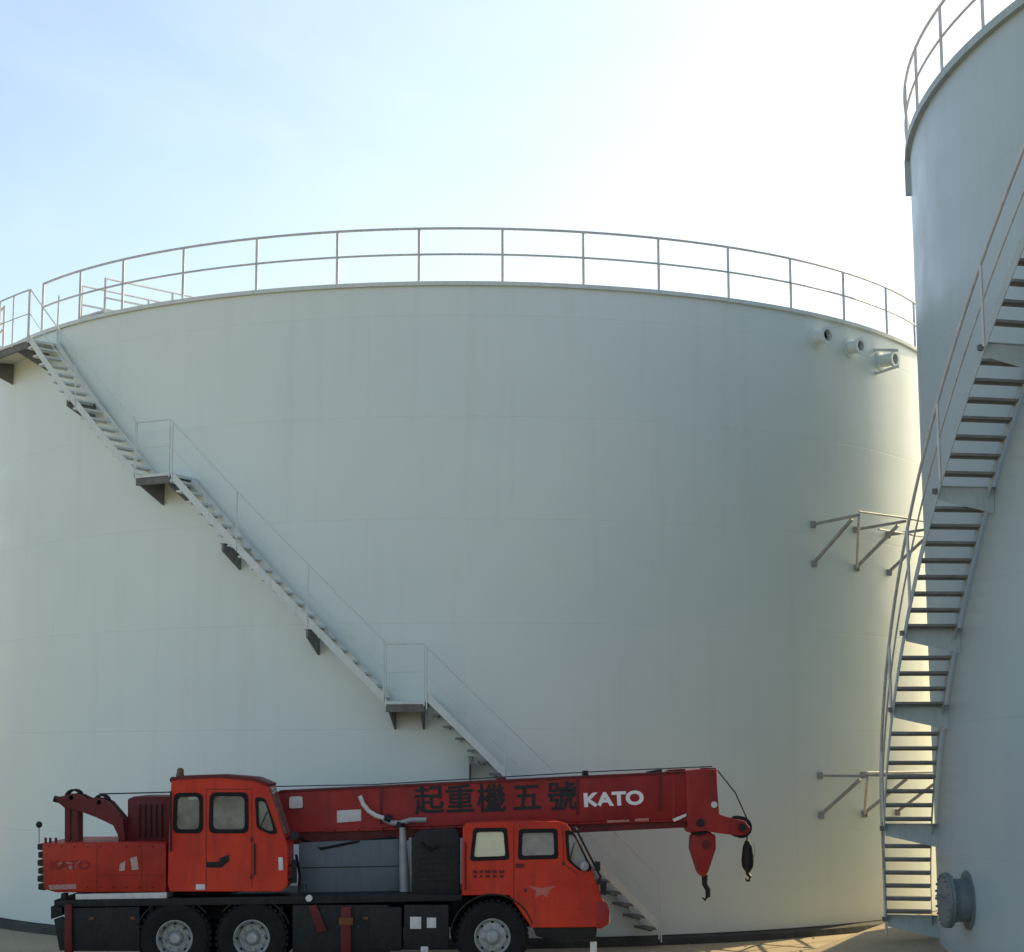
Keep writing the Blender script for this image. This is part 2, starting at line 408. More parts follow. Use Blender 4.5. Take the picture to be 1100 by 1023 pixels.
handrail(A, SO+.02, fine(path), stA, M_stair, [(a, z) for a, z in fine(path, 6.)] + [(16.4, .15)], tr=.013)
hp = fine([(-62., 11.2), (-46.8, 11.2)])
handrail(A, SO+.02, hp, stA, M_stair, fine([(-62., 11.2), (-46.8, 11.2)], 3.))
mb = MB(); mb.tube([cyl(A, RA+.05, -62, 12.2), cyl(A, SO, -62, 12.2)], .021); mb.tube([cyl(A, RA+.05, -62, 11.7), cyl(A, SO, -62, 11.7)], .021)
mb.tube([cyl(A, RA+.05, -46.8, 12.2), cyl(A, RA+.06, -46.8, 11.2)], .021); mb.build('handrail', M_stair, stA)
# nozzles under the rim
for ph, z, r, l in ((37.7, 11.13, .135, .30), (43.0, 11.08, .125, .28), (49.0, 11.0, .13, .34)):
    ax = Vector((math.sin(R_(ph)), -math.cos(R_(ph)), 0)); p = cyl(A, RA, ph, z)
    mb = MB(); mb.lathe([(r*1.5, -.02), (r*1.5, .02), (r, .03), (r, l-.04), (r*1.35, l-.04), (r*1.35, l), (r*.82, l), (r*.82, l-.12)], p, ax, 28)
    v = mb.build('overflow_vent', M_tank, tankA)
    mb = MB(); mb.lathe([(r*.81, l-.12), (0, l-.12)], p, ax, 24); mb.build('vent_bore', M_hole, v)
ph = 48.9; t_ = Vector((math.cos(R_(ph)), math.sin(R_(ph)), 0))
mb = MB(); mb.bar(cyl(A, RA, ph-.9, 11.2), cyl(A, RA+.42, ph, 11.16), .05); mb.bar(cyl(A, RA, ph-.9, 10.72), cyl(A, RA+.42, ph, 10.84), .05); mb.build('vent_brace', M_steel, tankA, 0)
# pipe support brackets at two heights on the right side
for z, dz, tipz in ((7.50, .74, 7.56), (2.84, .72, 2.84)):
    tips = []
    for ph in (36.4, 43.0, 49.2):
        tip = cyl(A, RA+1.15, ph, tipz); tips.append(tip)
        mb = MB(); mb.bar(cyl(A, RA-.01, ph, z), tip, .06, .045); mb.bar(cyl(A, RA-.01, ph, z-dz), cyl(A, RA+.98, ph, tipz-.06), .06, .045)
        mb.box(cyl(A, RA+.01, ph, z), (.10, .10, .12)); mb.box(cyl(A, RA+.01, ph, z-dz), (.10, .10, .12))
        mb.build('pipe_bracket', M_brk, tankA, 0)
    mb = MB(); mb.tube([t+Vector((0, 0, .06)) for t in tips], .022); mb.tube([cyl(A, RA+.55, 43.0, z-.04), cyl(A, RA+.55, 49.2, z-.04), cyl(A, RA+.9, 58., z-.04)], .02)
    mb.tube([tips[0]-Vector((0, 0, .05)), cyl(A, RA+.02, 43., z-dz)], .03); mb.build('bracket_tie', M_steel, tankA)

# ---- the tank at the right edge
B = (20.2497, 25.304); RB, HB = 13.398, 12.871
tankB = empty('storage_tank', (B[0], B[1], 0))
tag(tankB, 'blue grey storage tank cut off by the right edge, stair winding down its left side', 'storage tank')
shell(tankB, B, RB, .38, HB, M_tank2, 224)
ring(B, [(RB-.6, .0), (RB+2.2, .0), (RB+1.25, .36), (RB+.03, .41), (RB-.6, .41)]).build('foundation_pad', M_ground, tankB)
ring(B, [(RB-.05, HB-.11), (RB+.08, HB-.11), (RB+.08, HB+.012), (RB-.05, HB+.012)], 224).build('rim_flange', M_gus, tankB)
mb = MB(); q = cyl(B, RB+.045, -103.2, HB-.40); mb.box(q, (.09, .10, .58), Matrix.Rotation(R_(-13), 3, 'Z')); mb.build('rim_bracket', M_gus, tankB)
mb = MB(); mb.lathe([(RB-.02, HB), (RB*.5, HB+.4), (0, HB+.85)], (B[0], B[1], 0), (0, 0, 1), 96); mb.build('roof', M_tank2, tankB)
mb = MB(); mb.tube(arc(B, RB+.05, -150, 178, HB+1.0, step=1.5), .024, 8); mb.tube(arc(B, RB+.05, -150, 178, HB+.52, step=1.5), .02, 8)
gb = mb.build('guard_rail', M_steel, tankB)
for k in range(50):
    p = -149.9+6.7*k + (149.9-6.7*8-94.5) - 6.7*.0
    if p > 178: break
    b = MB(); b.tube([cyl(B, RB+.05, p, HB), cyl(B, RB+.05, p, HB+1.0)], .026, 8); b.build('rail_post', M_steel, gb)
SBO, SBI = RB+.78, RB+.10
def phB(z): return -74.31-(8.9-z)/.2685
zs = [HB-.1, .56]
fp = []
z = HB-.1
while z > .5: fp.append((phB(z), z)); z -= .3
fp.append((phB(.5), .5))
mb = MB(); stringer(mb, B, SBO, fp, .17, .012); stringer(mb, B, SBI-.012, fp, .17, .012)
stB = mb.build('staircase', M_gus, tankB, 0)
gz = [11.6, 9.9, 8.2, 6.6, 4.85, 3.82, 2.1, .66]
z = 8.9+.207*18
while z > .6:
    if min(abs(z-g_) for g_ in gz) > .1: tread(B, SBI+.001, SBO-.001, phB(z), z, .21, stB, M_dkstep)
    z -= .207
for g_ in gz:
    gusset(B, RB, SBO-.01, phB(g_), g_+.08, stB, M_gus, .17, .34)
    m_ = MB(); m_.box(cyl(B, SBO+.03, phB(g_), g_+.02), (.07, .07, .07)); m_.build('bracket_bolt', M_tread, stB)
handrail(B, SBO+.02, fp, stB, M_steel, fp[::5]+[fp[-1]], 1.0, .023)
# manhole near the foot
ph = -90.2; p = cyl(B, RB, ph, 1.24); ax = Vector((math.sin(R_(ph)), -math.cos(R_(ph)), 0))
mb = MB(); mb.lathe([(.40, -.06), (.40, .012), (.29, .014), (.29, .30)], p, ax, 40); mh = mb.build('manhole', M_mh, tankB)
mb = MB(); mb.lathe([(.29, .25), (.37, .25), (.37, .29), (.29, .29)], p, ax, 40); mb.lathe([(0, .295), (.37, .295), (.37, .33), (0, .335)], p, ax, 40)
x_ = ax.cross(Vector((0, 0, 1)))
for k in range(20):
    a = 2*PI*k/20; q = p+x_*.335*math.cos(a)+Vector((0, 0, 1))*.335*math.sin(a)
    mb.tube([q+ax*.22, q+ax*.36], .018, 6)
mb.build('cover_flange', M_mh, mh)
mb = MB(); mb.tube([p+ax*.32+x_*.12+Vector((0, 0, .05)), p+ax*.40+x_*.12+Vector((0, 0, .05)), p+ax*.40-x_*.12+Vector((0, 0, .05)), p+ax*.32-x_*.12+Vector((0, 0, .05))], .014); mb.build('handle', M_mh, mh)

# rusty pipe end standing by the right stair
q = at(1011, 1014, 24.5); q.z = 0
pe = empty('pipe_stub', q)
tag(pe, 'rusty brown pipe end with a flange standing at the foot of the right tank stair', 'pipe')
mb = MB(); mb.lathe([(.10, -.05), (.09, .50), (.13, .50), (.13, .54), (.07, .54), (.07, .4), (0, .4)], q, (0, 0, 1), 24); mb.build('pipe', M_rust, pe)
mb = MB(); mb.lathe([(.13, .545), (.13, .575), (0, .58)], q, (0, 0, 1), 24)
for k in range(8): mb.tube([q+Vector((.11*math.cos(k*PI/4), .11*math.sin(k*PI/4), .49)), q+Vector((.11*math.cos(k*PI/4), .11*math.sin(k*PI/4), .60))], .014, 6)
mb.build('flange', M_rust, pe)

# ------------------------------------------------------------------ the truck crane (measured on its near side)
YN, YF = 27.95, 30.40
crane = empty('crane_truck', (at(330, 1000, 29.2).x, 29.2, 0))
tag(crane, 'red truck crane parked broadside, its boom lowered forward over the cab', 'crane truck')
def P2(pts, Y): return [(v.x, v.z) for v in (at(x, y, Y) for x, y in pts)]
def pris(name, pts, Y0, Y1, mat, parent=crane, bevel=.02, Ym=None):
    mb = MB(); mb.prism(P2(pts, Ym or Y0), Y0, Y1, bevel); return mb.build(name, mat, parent)
# --- carrier frame and everything under the deck
pris('chassis', [(62, 968), (490, 962), (560, 962), (640, 975), (640, 1000), (70, 1002)], 28.6, 29.8, M_black, bevel=.03, Ym=YN)
pris('deck', [(58, 967), (318, 963), (430, 961), (496, 961), (496, 968), (318, 971), (58, 975)], 27.98, 30.38, M_black, bevel=.01)
mb = MB(); mb.prism(P2([(54, 974), (66, 972), (66, 984), (54, 988)], YN), 27.98, 30.38, .01); mb.prism(P2([(57, 988), (66, 985), (84, 1020), (63, 1022)], YN), 28.0, 28.1, .01); mb.prism(P2([(57, 988), (66, 985), (84, 1020), (63, 1022)], YN), 30.2, 30.3, .01)
mb.build('rear_bumper', M_black, crane)
rear_og = pris('outrigger_box', [(68, 976), (150, 974), (150, 1022), (74, 1022)], 27.99, 30.36, M_black)
pris('outrigger_jack', [(69, 972), (77, 972), (77, 1040), (69, 1040)], 27.93, 28.06, M_maroon, rear_og, .01)
mid_og = pris('outrigger_box', [(314, 972), (418, 972), (418, 1026), (314, 1026)], 28.02, 30.34, M_black)
for s_ in (0, 1):
    mb = MB(); a = P2([(331, 973), (340, 972), (351, 1000), (341, 1003)], YN); mb.prism(a, 27.95, 28.0, .008)
    if s_ == 0: mb.build('outrigger_arm', M_maroon, mid_og)
    else: mb.bm.free()
pris('outrigger_jack', [(366, 974), (377, 974), (377, 1032), (366, 1032)], 27.93, 28.0, M_maroon, mid_og, .01)
pris('jack_collar', [(364, 986), (379, 986), (379, 994), (364, 994)], 27.91, 28.004, M_rust, mid_og, .008)
mb = MB(); mb.lathe([(0, -.02), (.05, -.02), (.05, .03), (0, .04)], at(332, 965, 27.96), (0, -1, 0), 16); mb.build('marker_lamp', M_white, crane)
pris('fuel_tank', [(395, 974), (432, 974), (432, 1022), (395, 1022)], 28.0, 28.75, M_black, bevel=.05)
tb = pris('tool_box', [(434, 972), (482, 972), (482, 1020), (434, 1020)], 28.0, 28.6, M_black, bevel=.02)
for x0, x1, y0, y1 in ((440.5, 452.5, 985, 998), (458.5, 468.5, 986, 997)):
    pris('white_plate', [(x0, y0), (x1, y0), (x1, y1), (x0, y1)], 27.985, 28.0, M_white, tb, .004)
pris('white_plate', [(452, 1017), (460, 1017), (460, 1023), (452, 1023)], 27.985, 28.0, M_white, tb, .004)
pris('step', [(150, 995), (165, 995), (165, 1015), (150, 1015)], 28.1, 28.4, M_black, bevel=.01)
# wheels
def wheel_meshes():
    t = MB(); R, w = .53, .29
    t.lathe([(.27, 0), (.30, -.012), (.44, -.02), (.495, -.005), (R-.008, .03), (R, .07), (R, w-.07), (R-.008, w-.03), (.495, w+.005), (.44, w+.02), (.30, w+.012), (.27, w)], (0, 0, 0), (0, 1, 0), 48)
    for k in range(36):
        a = 2*PI*k/36
        for yy, tw in ((.055, .08), (w-.055, .08)):
            t.box((R*math.cos(a), yy, R*math.sin(a)), (.03, tw, .05), Matrix.Rotation(-a, 3, 'Y'))
    return t
def wheel(px, Yf, front, near_=True):
    c = at(px, 1005, YN); c = Vector((c.x, Yf, .53)); sgn = 1 if near_ else -1
    t = wheel_meshes()
    if not near_: bmesh.ops.scale(t.bm, verts=t.bm.verts, vec=(1, -1, 1))
    bmesh.ops.translate(t.bm, verts=t.bm.verts, vec=c)
    w = t.build('wheel', M_rubber, crane)
    m = MB(); d = .04 if front else .13
    m.lathe([(.275, .0), (.262, -.012), (.25, .0), (.235, .03), (.225, .05), (.20, d-.01 if front else d), (.12, d*.5 if front else d), (.105, -.02 if front else d-.06), (.07, -.05 if front else d-.10), (0, -.06 if front else d-.11)], c, (0, sgn, 0), 40)
    rim = m.build('rim', M_rim, w)
    n = MB()
    for k in range(8):
        a = 2*PI*k/8+.2; q = c+Vector((.165*math.cos(a), 0, .165*math.sin(a)))
        n.tube([q+Vector((0, sgn*(d*.75), 0)), q+Vector((0, sgn*(d*.75-.06), 0))], .019, 6)
    n.build('wheel_nuts', M_pipe, rim)
    h = MB()
    for k in range(8):
        a = 2*PI*k/8; q = c+Vector((.222*math.cos(a), 0, .222*math.sin(a))); h.tube([q+Vector((0, sgn*.046, 0)), q+Vector((0, sgn*.030, 0))], .022, 10)
    h.build('vent_holes', M_hole, rim)
for px in (187, 270, 529):
    wheel(px, 27.99, px == 529, True); wheel(px, 30.36, px == 529, False)
for px in (187, 270):
    for Yf in (28.33, 30.02-.29):
        t = wheel_meshes(); bmesh.ops.translate(t.bm, verts=t.bm.verts, vec=Vector((at(px, 1005, YN).x, Yf, .53))); t.build('wheel', M_rubber, crane)
mb = MB()
for px in (187, 270, 529): x = at(px, 1005, YN).x; mb.tube([(x, 28.2, .53), (x, 30.1, .53)], .09, 12); mb.lathe([(0, -.22), (.2, -.1), (.22, 0), (.2, .1), (0, .22)], (x, 29.2, .53), (0, 1, 0), 20)
mb.build('axle', M_black, crane)
# mudguards
def guard(px, r, a0, a1, Y0, Y1, name='mudguard', mat=M_black):
    c = at(px, 1005, YN); m = MB(); n = 14
    secs = []
    for k in range(n+1):
        a = R_(a0+(a1-a0)*k/n); u = Vector((math.cos(a), 0, math.sin(a)))
        p = Vector((c.x, 0, .53))+u*r; q = p+u*.02
        secs.append([Vector((p.x, Y0, p.z)), Vector((q.x, Y0, q.z)), Vector((q.x, Y1, q.z)), Vector((p.x, Y1, p.z))])
    m.hull_ring(secs); return m.build(name, mat, crane)
guard(529, .62, 18, 172, 27.97, 28.45); guard(529, .62, 18, 172, 29.95, 30.38)
guard(187, .58, 40, 160, 27.99, 28.7); guard(270, .58, 20, 140, 27.99, 28.7)
# turntable
mb = MB(); c = at(215, 962, 29.2)
mb.lathe([(.62, -.12), (.62, .10), (.55, .10), (.55, .16), (0, .16)], c+Vector((0, 0, -.03)), (0, 0, 1), 40); mb.build('turntable', M_black, crane)
pris('bright_gap_strip', [(80, 961), (178, 959), (178, 966), (80, 968)], 28.02, 30.0, M_white, bevel=.01, Ym=YN)  # white strip added to imitate the bright gap below the counterweight
for x in (68, 91, 110, 128, 139):
    pris('deck_fitting', [(x-2.5, 960), (x+2.5, 960), (x+3.2, 968), (x-3.2, 968)], 28.05, 28.25, M_black, bevel=.01)
# --- superstructure: counterweight and machine deck
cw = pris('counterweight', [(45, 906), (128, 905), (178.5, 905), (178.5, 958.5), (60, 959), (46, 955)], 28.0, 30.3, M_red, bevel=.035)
mb = MB()
for k in range(6):
    y = 906+k*8.6; mb.prism(P2([(39.5+(k % 2)*.8, y+1), (47, y), (47, y+8), (39.5+(k % 2)*.8, y+7)], 28.0), 28.03, 30.27, .012)
mb.build('rear_grille', M_black, cw)
mb = MB()
for x in (49, 54, 60): mb.tube([at(x, 906, 28.08), at(x, 900, 28.08)], .02, 8)
mb.build('lifting_eye', M_maroon, cw)
lettering('worn_lettering', 'KATO', .17, at(75, 930, 28).x, at(75, 930, 28).z, 27.993, M_crim, cw, .004, 1.3)
mb = MB(); 
for poly in ([(62, 927), (86, 925), (87, 927), (63, 929)], [(70, 931), (82, 929), (80, 934), (72, 934)]): mb.prism(P2(poly, 28.0), 27.992, 27.999)
mb.build('paint_scuff', worn('scuffed_paint', (.42, .13, .11), (.5, .2, .17), 30., .6), cw, 0)
mb = MB()
for poly in ([(129, 928), (135, 925), (134, 935), (128, 936)], [(140, 922), (147, 920), (149, 934), (142, 935)]): mb.prism(P2(poly, 28.0), 27.99, 27.999)
mb.build('sticker', worn('faded_sticker', (.45, .28, .25), (.55, .4, .37), 40., .6), cw, 0)
mb = MB(); mb.prism(P2([(52, 951), (82, 949.5), (82, 955), (53, 956)], 28.0), 27.991, 27.999); mb.build('reflector_strip', worn('faded_strip', (.36, .16, .15), (.46, .28, .27), 30., .6), cw, 0)
# winch house, rear mast
pris('winch_house', [(133, 859), (140, 856), (186, 856), (186, 906), (133, 906)], 28.6, 29.9, M_maroon, bevel=.03, Ym=28.3)
mb = MB()
for k in range(5): mb.tube([at(150+k*6, 900, 28.56), at(150+k*6, 864, 28.56)], .012, 6)
mb.build('winch_grille', M_black, crane)
prof = [(60, 856), (68, 856), (76, 852.5), (86, 854), (92, 858.5), (100, 857), (110, 858), (117, 862), (132, 880), (135, 906), (127, 906), (127, 896), (122, 886), (104, 878.5), (84, 871), (69, 868), (61, 861)]
mast = MB(); mast.prism(P2(prof, 28.35), 28.35, 28.47, .012); mo = mast.build('rear_mast', M_maroon, crane)
mast = MB(); mast.prism(P2(prof, 28.35), 28.72, 28.84, .012); mast.build('rear_mast', M_maroon, crane)
for x in (72, 80):
    for Y0 in (28.37, 28.74):
        mb = MB(); mb.bar(at(x, 906, 28.37)+Vector((0, Y0-28.32, 0)), at(x, 866, 28.37)+Vector((0, Y0-28.32, 0)), .075, .075); mb.build('mast_post', M_maroon, mo, 0)
mb = MB()
for x, y, r in ((77, 857, .13), (107, 862, .12)):
    for Yc in (28.53, 28.60, 28.66): mb.lathe([(r-.03, -.05), (r, -.05), (r-.02, 0), (r, .05), (r-.03, .05)], at(x, y, 28.4)*1.0+Vector((0, Yc-28.4, 0)), (0, 1, 0), 24)
    p = at(x, y, 28.4); mb.tube([p+Vector((0, -.05, 0)), p+Vector((0, .5, 0))], .035, 10)
mb.build('sheave', M_black, mo)
mb = MB(); mb.tube([at(58, 858, 28.42), at(66, 860, 28.42)], .05, 10); mb.build('mast_tip', M_black, mo)
mb = MB(); mb.tube([at(107, 853, 28.6), at(150, 852, 29.2), at(186, 851, 29.2)], .012, 6); mb.build('hoist_rope', M_rope, mo)
mb = MB(); p = at(42, 886, 28.3); mb.lathe([(0, -.045), (.04, -.03), (.05, 0), (.04, .03), (0, .045)], p, (0, 1, 0), 14); mb.tube([p, at(42, 906, 28.3)], .006, 6); mb.build('rear_lamp', M_black, cw)
# --- operator cab
YC0, YC1 = 28.0, 28.98
outl = [(184, 837), (192, 834.5), (236, 833), (272, 836), (288, 843), (297, 870), (305, 897), (309, 908), (309, 952), (302, 958), (182, 958), (180, 950), (181, 905)]
H1 = [(188.5, 853.5), (216.5, 853.5), (216.5, 893.5), (187, 893.5)]
H2 = [(227, 853), (265, 853), (265.5, 893.5), (226, 893.5)]
H3 = [(275.5, 858), (285, 859.5), (296.5, 894), (290, 895), (277, 889)]
cab = plate('operator_cab', P2(outl, YC0), [roundpoly(P2(h, YC0), .09) for h in (H1, H2)]+[roundpoly(P2(H3, YC0), .05)], YC0, .05, M_orange, crane, .012)
plate('far_side', P2(outl, YC0), [roundpoly(P2(h, YC0), .09) for h in (H1, H2, H3)], YC1-.05, .05, M_orange, cab, .012)
mb = MB(); o_ = P2(outl, YC0); n = len(o_); cx_ = sum(p[0] for p in o_)/n; cz_ = sum(p[1] for p in o_)/n
o_ = [(cx_+(x-cx_)*.994, cz_+(z_-cz_)*.994) for x, z_ in o_]
for i in range(n):
    a, b_ = o_[i], o_[(i+1) % n]
    mb.quad([(a[0], YC0+.03, a[1]), (b_[0], YC0+.03, b_[1]), (b_[0], YC1-.03, b_[1]), (a[0], YC1-.03, a[1])])
bmesh.ops.remove_doubles(mb.bm, verts=mb.bm.verts, dist=1e-4)
mb.build('cab_skin', M_orange, cab)
def window(poly, r, Y, parent, gm, fr=.035):
    q = roundpoly(P2(poly, Y), r); n = len(q); cx = sum(p[0] for p in q)/n; cz = sum(p[1] for p in q)/n
    sx = max(p[0] for p in q)-min(p[0] for p in q); sz = max(p[1] for p in q)-min(p[1] for p in q)
    inn = [(cx+(x-cx)*(1-2*fr/sx), cz+(z-cz)*(1-2*fr/sz)) for x, z in q]; outp = [(cx+(x-cx)*(1+.05/sx), cz+(z-cz)*(1+.05/sz)) for x, z in q]
    f = plate('window', outp, [inn], Y-.012, .04, M_rubber, parent, .006)
    m = MB(); m.prism([(cx+(x-cx)*(1-fr/sx), cz+(z-cz)*(1-fr/sz)) for x, z in q], Y+.012, Y+.018); m.build('pane', gm, f, 0)
    return f
window(H1, .09, YC0, cab, M_glass); window(H2, .09, YC0, cab, M_glass); window(H3, .05, YC0, cab, M_glass, .028)
mb = MB(); a, b_ = P2([(289.5, 847), (305, 897)], YC0); dx = .012
mb.hull_ring([[(a[0], YC0+.1, a[1]), (a[0]+dx, YC0+.1, a[1]+.006), (b_[0]+dx, YC0+.1, b_[1]+.006), (b_[0], YC0+.1, b_[1])], [(a[0], YC1-.1, a[1]), (a[0]+dx, YC1-.1, a[1]+.006), (b_[0]+dx, YC1-.1, b_[1]+.006), (b_[0], YC1-.1, b_[1])]])
mb.build('windscreen', M_glass, cab, 0)
# cab trim
mb = MB(); mb.prism(P2([(184, 836.5), (192, 833.5), (236, 832), (273, 835), (290, 842), (289, 845), (272, 838.5), (236, 835.6), (192, 837), (185, 839)], YC0), YC0-.02, YC1+.02, .006); mb.build('roof_gutter', M_maroon, cab)
mb = MB()
for x in (221.5, 270.5): mb.prism(P2([(x-.35, 848), (x+.35, 848), (x+.35, 954), (x-.35, 954)], YC0), YC0-.004, YC0+.01)
mb.prism(P2([(221.5, 847.6), (270.5, 847.6), (270.5, 848.3), (221.5, 848.3)], YC0), YC0-.003, YC0+.01)
mb.build('door_seam', M_maroon, cab, 0)
mb = MB(); mb.prism(P2([(222, 926), (236, 926), (236, 922), (246, 918), (246, 925), (238, 932), (222, 932)], YC0), YC0-.012, YC0+.01, .004); mb.build('door_handle', M_black, cab)
mb = MB(); mb.prism(P2([(299, 921), (304, 921), (304.5, 935), (299.5, 935)], YC0), YC0-.03, YC0+.01, .01); mb.build('side_lamp', M_white, cab)
mb = MB(); mb.prism(P2([(210.5, 950), (220.5, 950), (220.5, 956), (210.5, 956)], YC0), YC0-.02, YC0+.01, .008); mb.build('white_plate', M_white, cab)
mb = MB(); mb.lathe([(.065, 0), (.065, .03), (.055, .04), (.052, .11), (.03, .13), (0, .135)], at(193.5, 834.5, YC0+.1), (0, 0, 1), 16); mb.build('beacon', M_amber, cab)
mb = MB(); mb.lathe([(0, -.05), (.05, -.05), (.05, .02), (0, .03)], at(186, 838, 28.05), (0, -1, 0), 12); mb.build('work_lamp', M_black, cab)
s0 = at(232, 935, 28.5); mb = MB(); mb.box(s0+Vector((.0, 0, .05)), (.5, .5, .14), None, .04); mb.box(s0+Vector((-.22, 0, .5)), (.13, .48, .8), Matrix.Rotation(-.12, 3, 'Y'), .04); mb.build('seat', M_seat, cab)
mb = MB(); p = at(283, 905, 28.5); mb.tube([p+Vector((0, 0, -.5)), p], .02); mb.tube([p+Vector((-.1, -.12, .02)), p+Vector((.06, -.12, .1)), p+Vector((.06, .12, .1)), p+Vector((-.1, .12, .02)), p+Vector((-.1, -.12, .02))], .015); mb.build('control_column', M_black, cab)
mb = MB(); mb.prism(P2([(313, 924), (318, 924), (318, 949), (313, 949)], 28.15), 28.15, 28.3, .01); mb.tube([at(309, 930, 28.2), at(315, 930, 28.2)], .015); mb.tube([at(309, 945, 28.2), at(315, 945, 28.2)], .015); mb.build('step_bracket', M_black, cab)
mb = MB(); mb.tube([at(308, 902, 28.2), at(316, 896, 28.2), at(322, 900, 28.2)], .02, 8); mb.lathe([(0, -.02), (.07, -.02), (.07, .02), (0, .03)], at(316, 898, 28.15), (0, -1, .2), 16); mb.build('mirror', M_black, cab)
# --- boom
YB0, YB1 = 29.05, 29.62
def slab(pts, Y0=YB0, Y1=YB1, bevel=.02):
    mb = MB(); mb.prism(P2(pts, YB0), Y0, Y1, bevel); return mb
slope = math.atan2(P2([(770, 828)], YB0)[0][1]-P2([(300, 850)], YB0)[0][1], P2([(770, 828)], YB0)[0][0]-P2([(300, 850)], YB0)[0][0])
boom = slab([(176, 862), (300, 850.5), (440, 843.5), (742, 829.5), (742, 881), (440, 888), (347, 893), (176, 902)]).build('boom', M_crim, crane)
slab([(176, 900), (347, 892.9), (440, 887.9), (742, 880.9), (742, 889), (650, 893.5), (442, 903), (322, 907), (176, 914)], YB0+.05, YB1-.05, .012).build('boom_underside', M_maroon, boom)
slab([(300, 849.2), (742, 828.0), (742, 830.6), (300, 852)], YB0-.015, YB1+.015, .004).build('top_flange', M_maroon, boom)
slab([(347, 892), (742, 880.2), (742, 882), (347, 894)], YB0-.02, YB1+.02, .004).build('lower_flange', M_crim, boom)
mb = MB()
for x in (408, 619, 708):
    y = 850.5-(x-300)*.0468
    mb.prism(P2([(x, y), (x+3, y-.2), (x+3, y+40), (x, y+40.2)], YB0), YB0-.012, YB0+.01, .003)
# boom head
head = slab([(736, 828), (752, 826.5), (770, 826.5), (771, 876), (778, 877), (800, 882), (806, 890), (802, 897), (790, 897.5), (770, 895), (757, 891), (741, 895), (738, 889)], YB0-.03, YB1+.03, .02).build('boom_head', M_crim, boom)
mb.build('boom_collar', M_maroon, boom)
mb = MB(); 
for (x, y, r) in ((752, 884, .20), (797, 889, .17)):
    for k in range(3): mb.lathe([(r*.3, -.04), (r, -.04), (r-.03, 0), (r, .04), (r*.3, .04)], at(x, y, YB0)+Vector((0, .1+.18*k, 0)), (0, 1, 0), 24)
    mb.lathe([(0, -.05), (.06, -.05), (.06, 0)], at(x, y, YB0)+Vector((0, -.03, 0)), (0, 1, 0), 14)
mb.build('sheave', M_black, head)
mb = MB(); mb.lathe([(0, -.03), (.05, -.03), (.05, .03), (0, .03)], at(767, 864.5, YB0-.03), (0, 1, 0), 14); mb.build('white_lamp', M_white, head)
mb = MB(); mb.prism(P2([(722, 880), (737, 874), (737, 877), (724, 883)], YB0), YB0-.03, YB0+.0); mb.build('white_plate', M_white, head, 0)
# bits on top of the boom
def bump(pts, mat, name, Y0=YB0+.1, Y1=YB1-.1):
    slab(pts, Y0, Y1, .008).build(name, mat, boom)
bump([(697, 833), (712, 829.5), (712, 826.5), (697, 829)], M_black, 'rope_guide'); bump([(716, 830), (737, 829), (737, 826), (720, 827)], M_maroon, 'rope_guide')
bump([(753, 828), (757, 825), (770, 825), (771, 828)], M_maroon, 'rope_guide')
bump([(627, 834), (627.5, 828), (632, 828), (633, 834)], M_black, 'angle_sensor'); bump([(532, 839.5), (534, 835.5), (543, 835), (545, 839)], M_maroon, 'rope_guide')
bump([(316, 850.5), (318, 848.5), (324, 848), (326, 850)], M_black, 'rope_guide')
mb = MB(); mb.tube([at(186, 847, 29.33), at(400, 843, 29.33), at(640, 829, 29.33), at(765, 823.5, 29.33)], .010, 6); mb.tube([at(771, 828, 29.2), at(790, 852, 29.2), at(803, 881, 29.2)], .012, 6); mb.build('hoist_rope', M_rope, boom)
# plates and hose on the boom
mb = MB(); mb.prism(roundpoly(P2([(311, 856), (325, 855.5), (325.5, 868), (311, 868.5)], YB0), .03), YB0-.05, YB0, .008); mb.build('work_lamp', M_white, boom)
mb = MB(); mb.prism(P2([(362, 871), (388, 869.5), (388, 882), (362, 884)], YB0), YB0-.012, YB0-.001, .003); mb.build('white_plate', M_white, boom)
mb = MB(); mb.prism(P2([(652, 881.5), (676, 880.5), (676, 883), (652, 884)], YB0-.02), YB0-.026, YB0-.018); mb.prism(P2([(682, 879.6), (697, 879), (697, 882), (682, 882.5)], YB0-.02), YB0-.026, YB0-.018); mb.build('small_plate', worn('faded_plate', (.42, .15, .10), (.5, .25, .2), 30., .6), boom, 0)
mb = MB(); mb.tube([at(x, y, 28.9) for x, y in ((386.5, 855), (390, 864), (396, 871.5), (404, 876.5), (412, 879))], .036, 10); ho = mb.build('hose', M_white, boom)
mb = MB(); mb.tube([at(x, y, 28.92) for x, y in ((412, 880), (420, 884), (430, 884.5), (441, 881), (458, 881))], .042, 10); mb.build('hose', M_pipe, boom)
mb = MB(); mb.lathe([(.06, -.05), (.06, .05), (.04, .05)], at(417, 879, 28.9), (1, 0, -.4), 14); mb.lathe([(.065, -.05), (.065, .05), (.04, .05)], at(430, 887, 28.9), (.3, 0, 1), 14); mb.build('hose_clamp', M_black, boom)
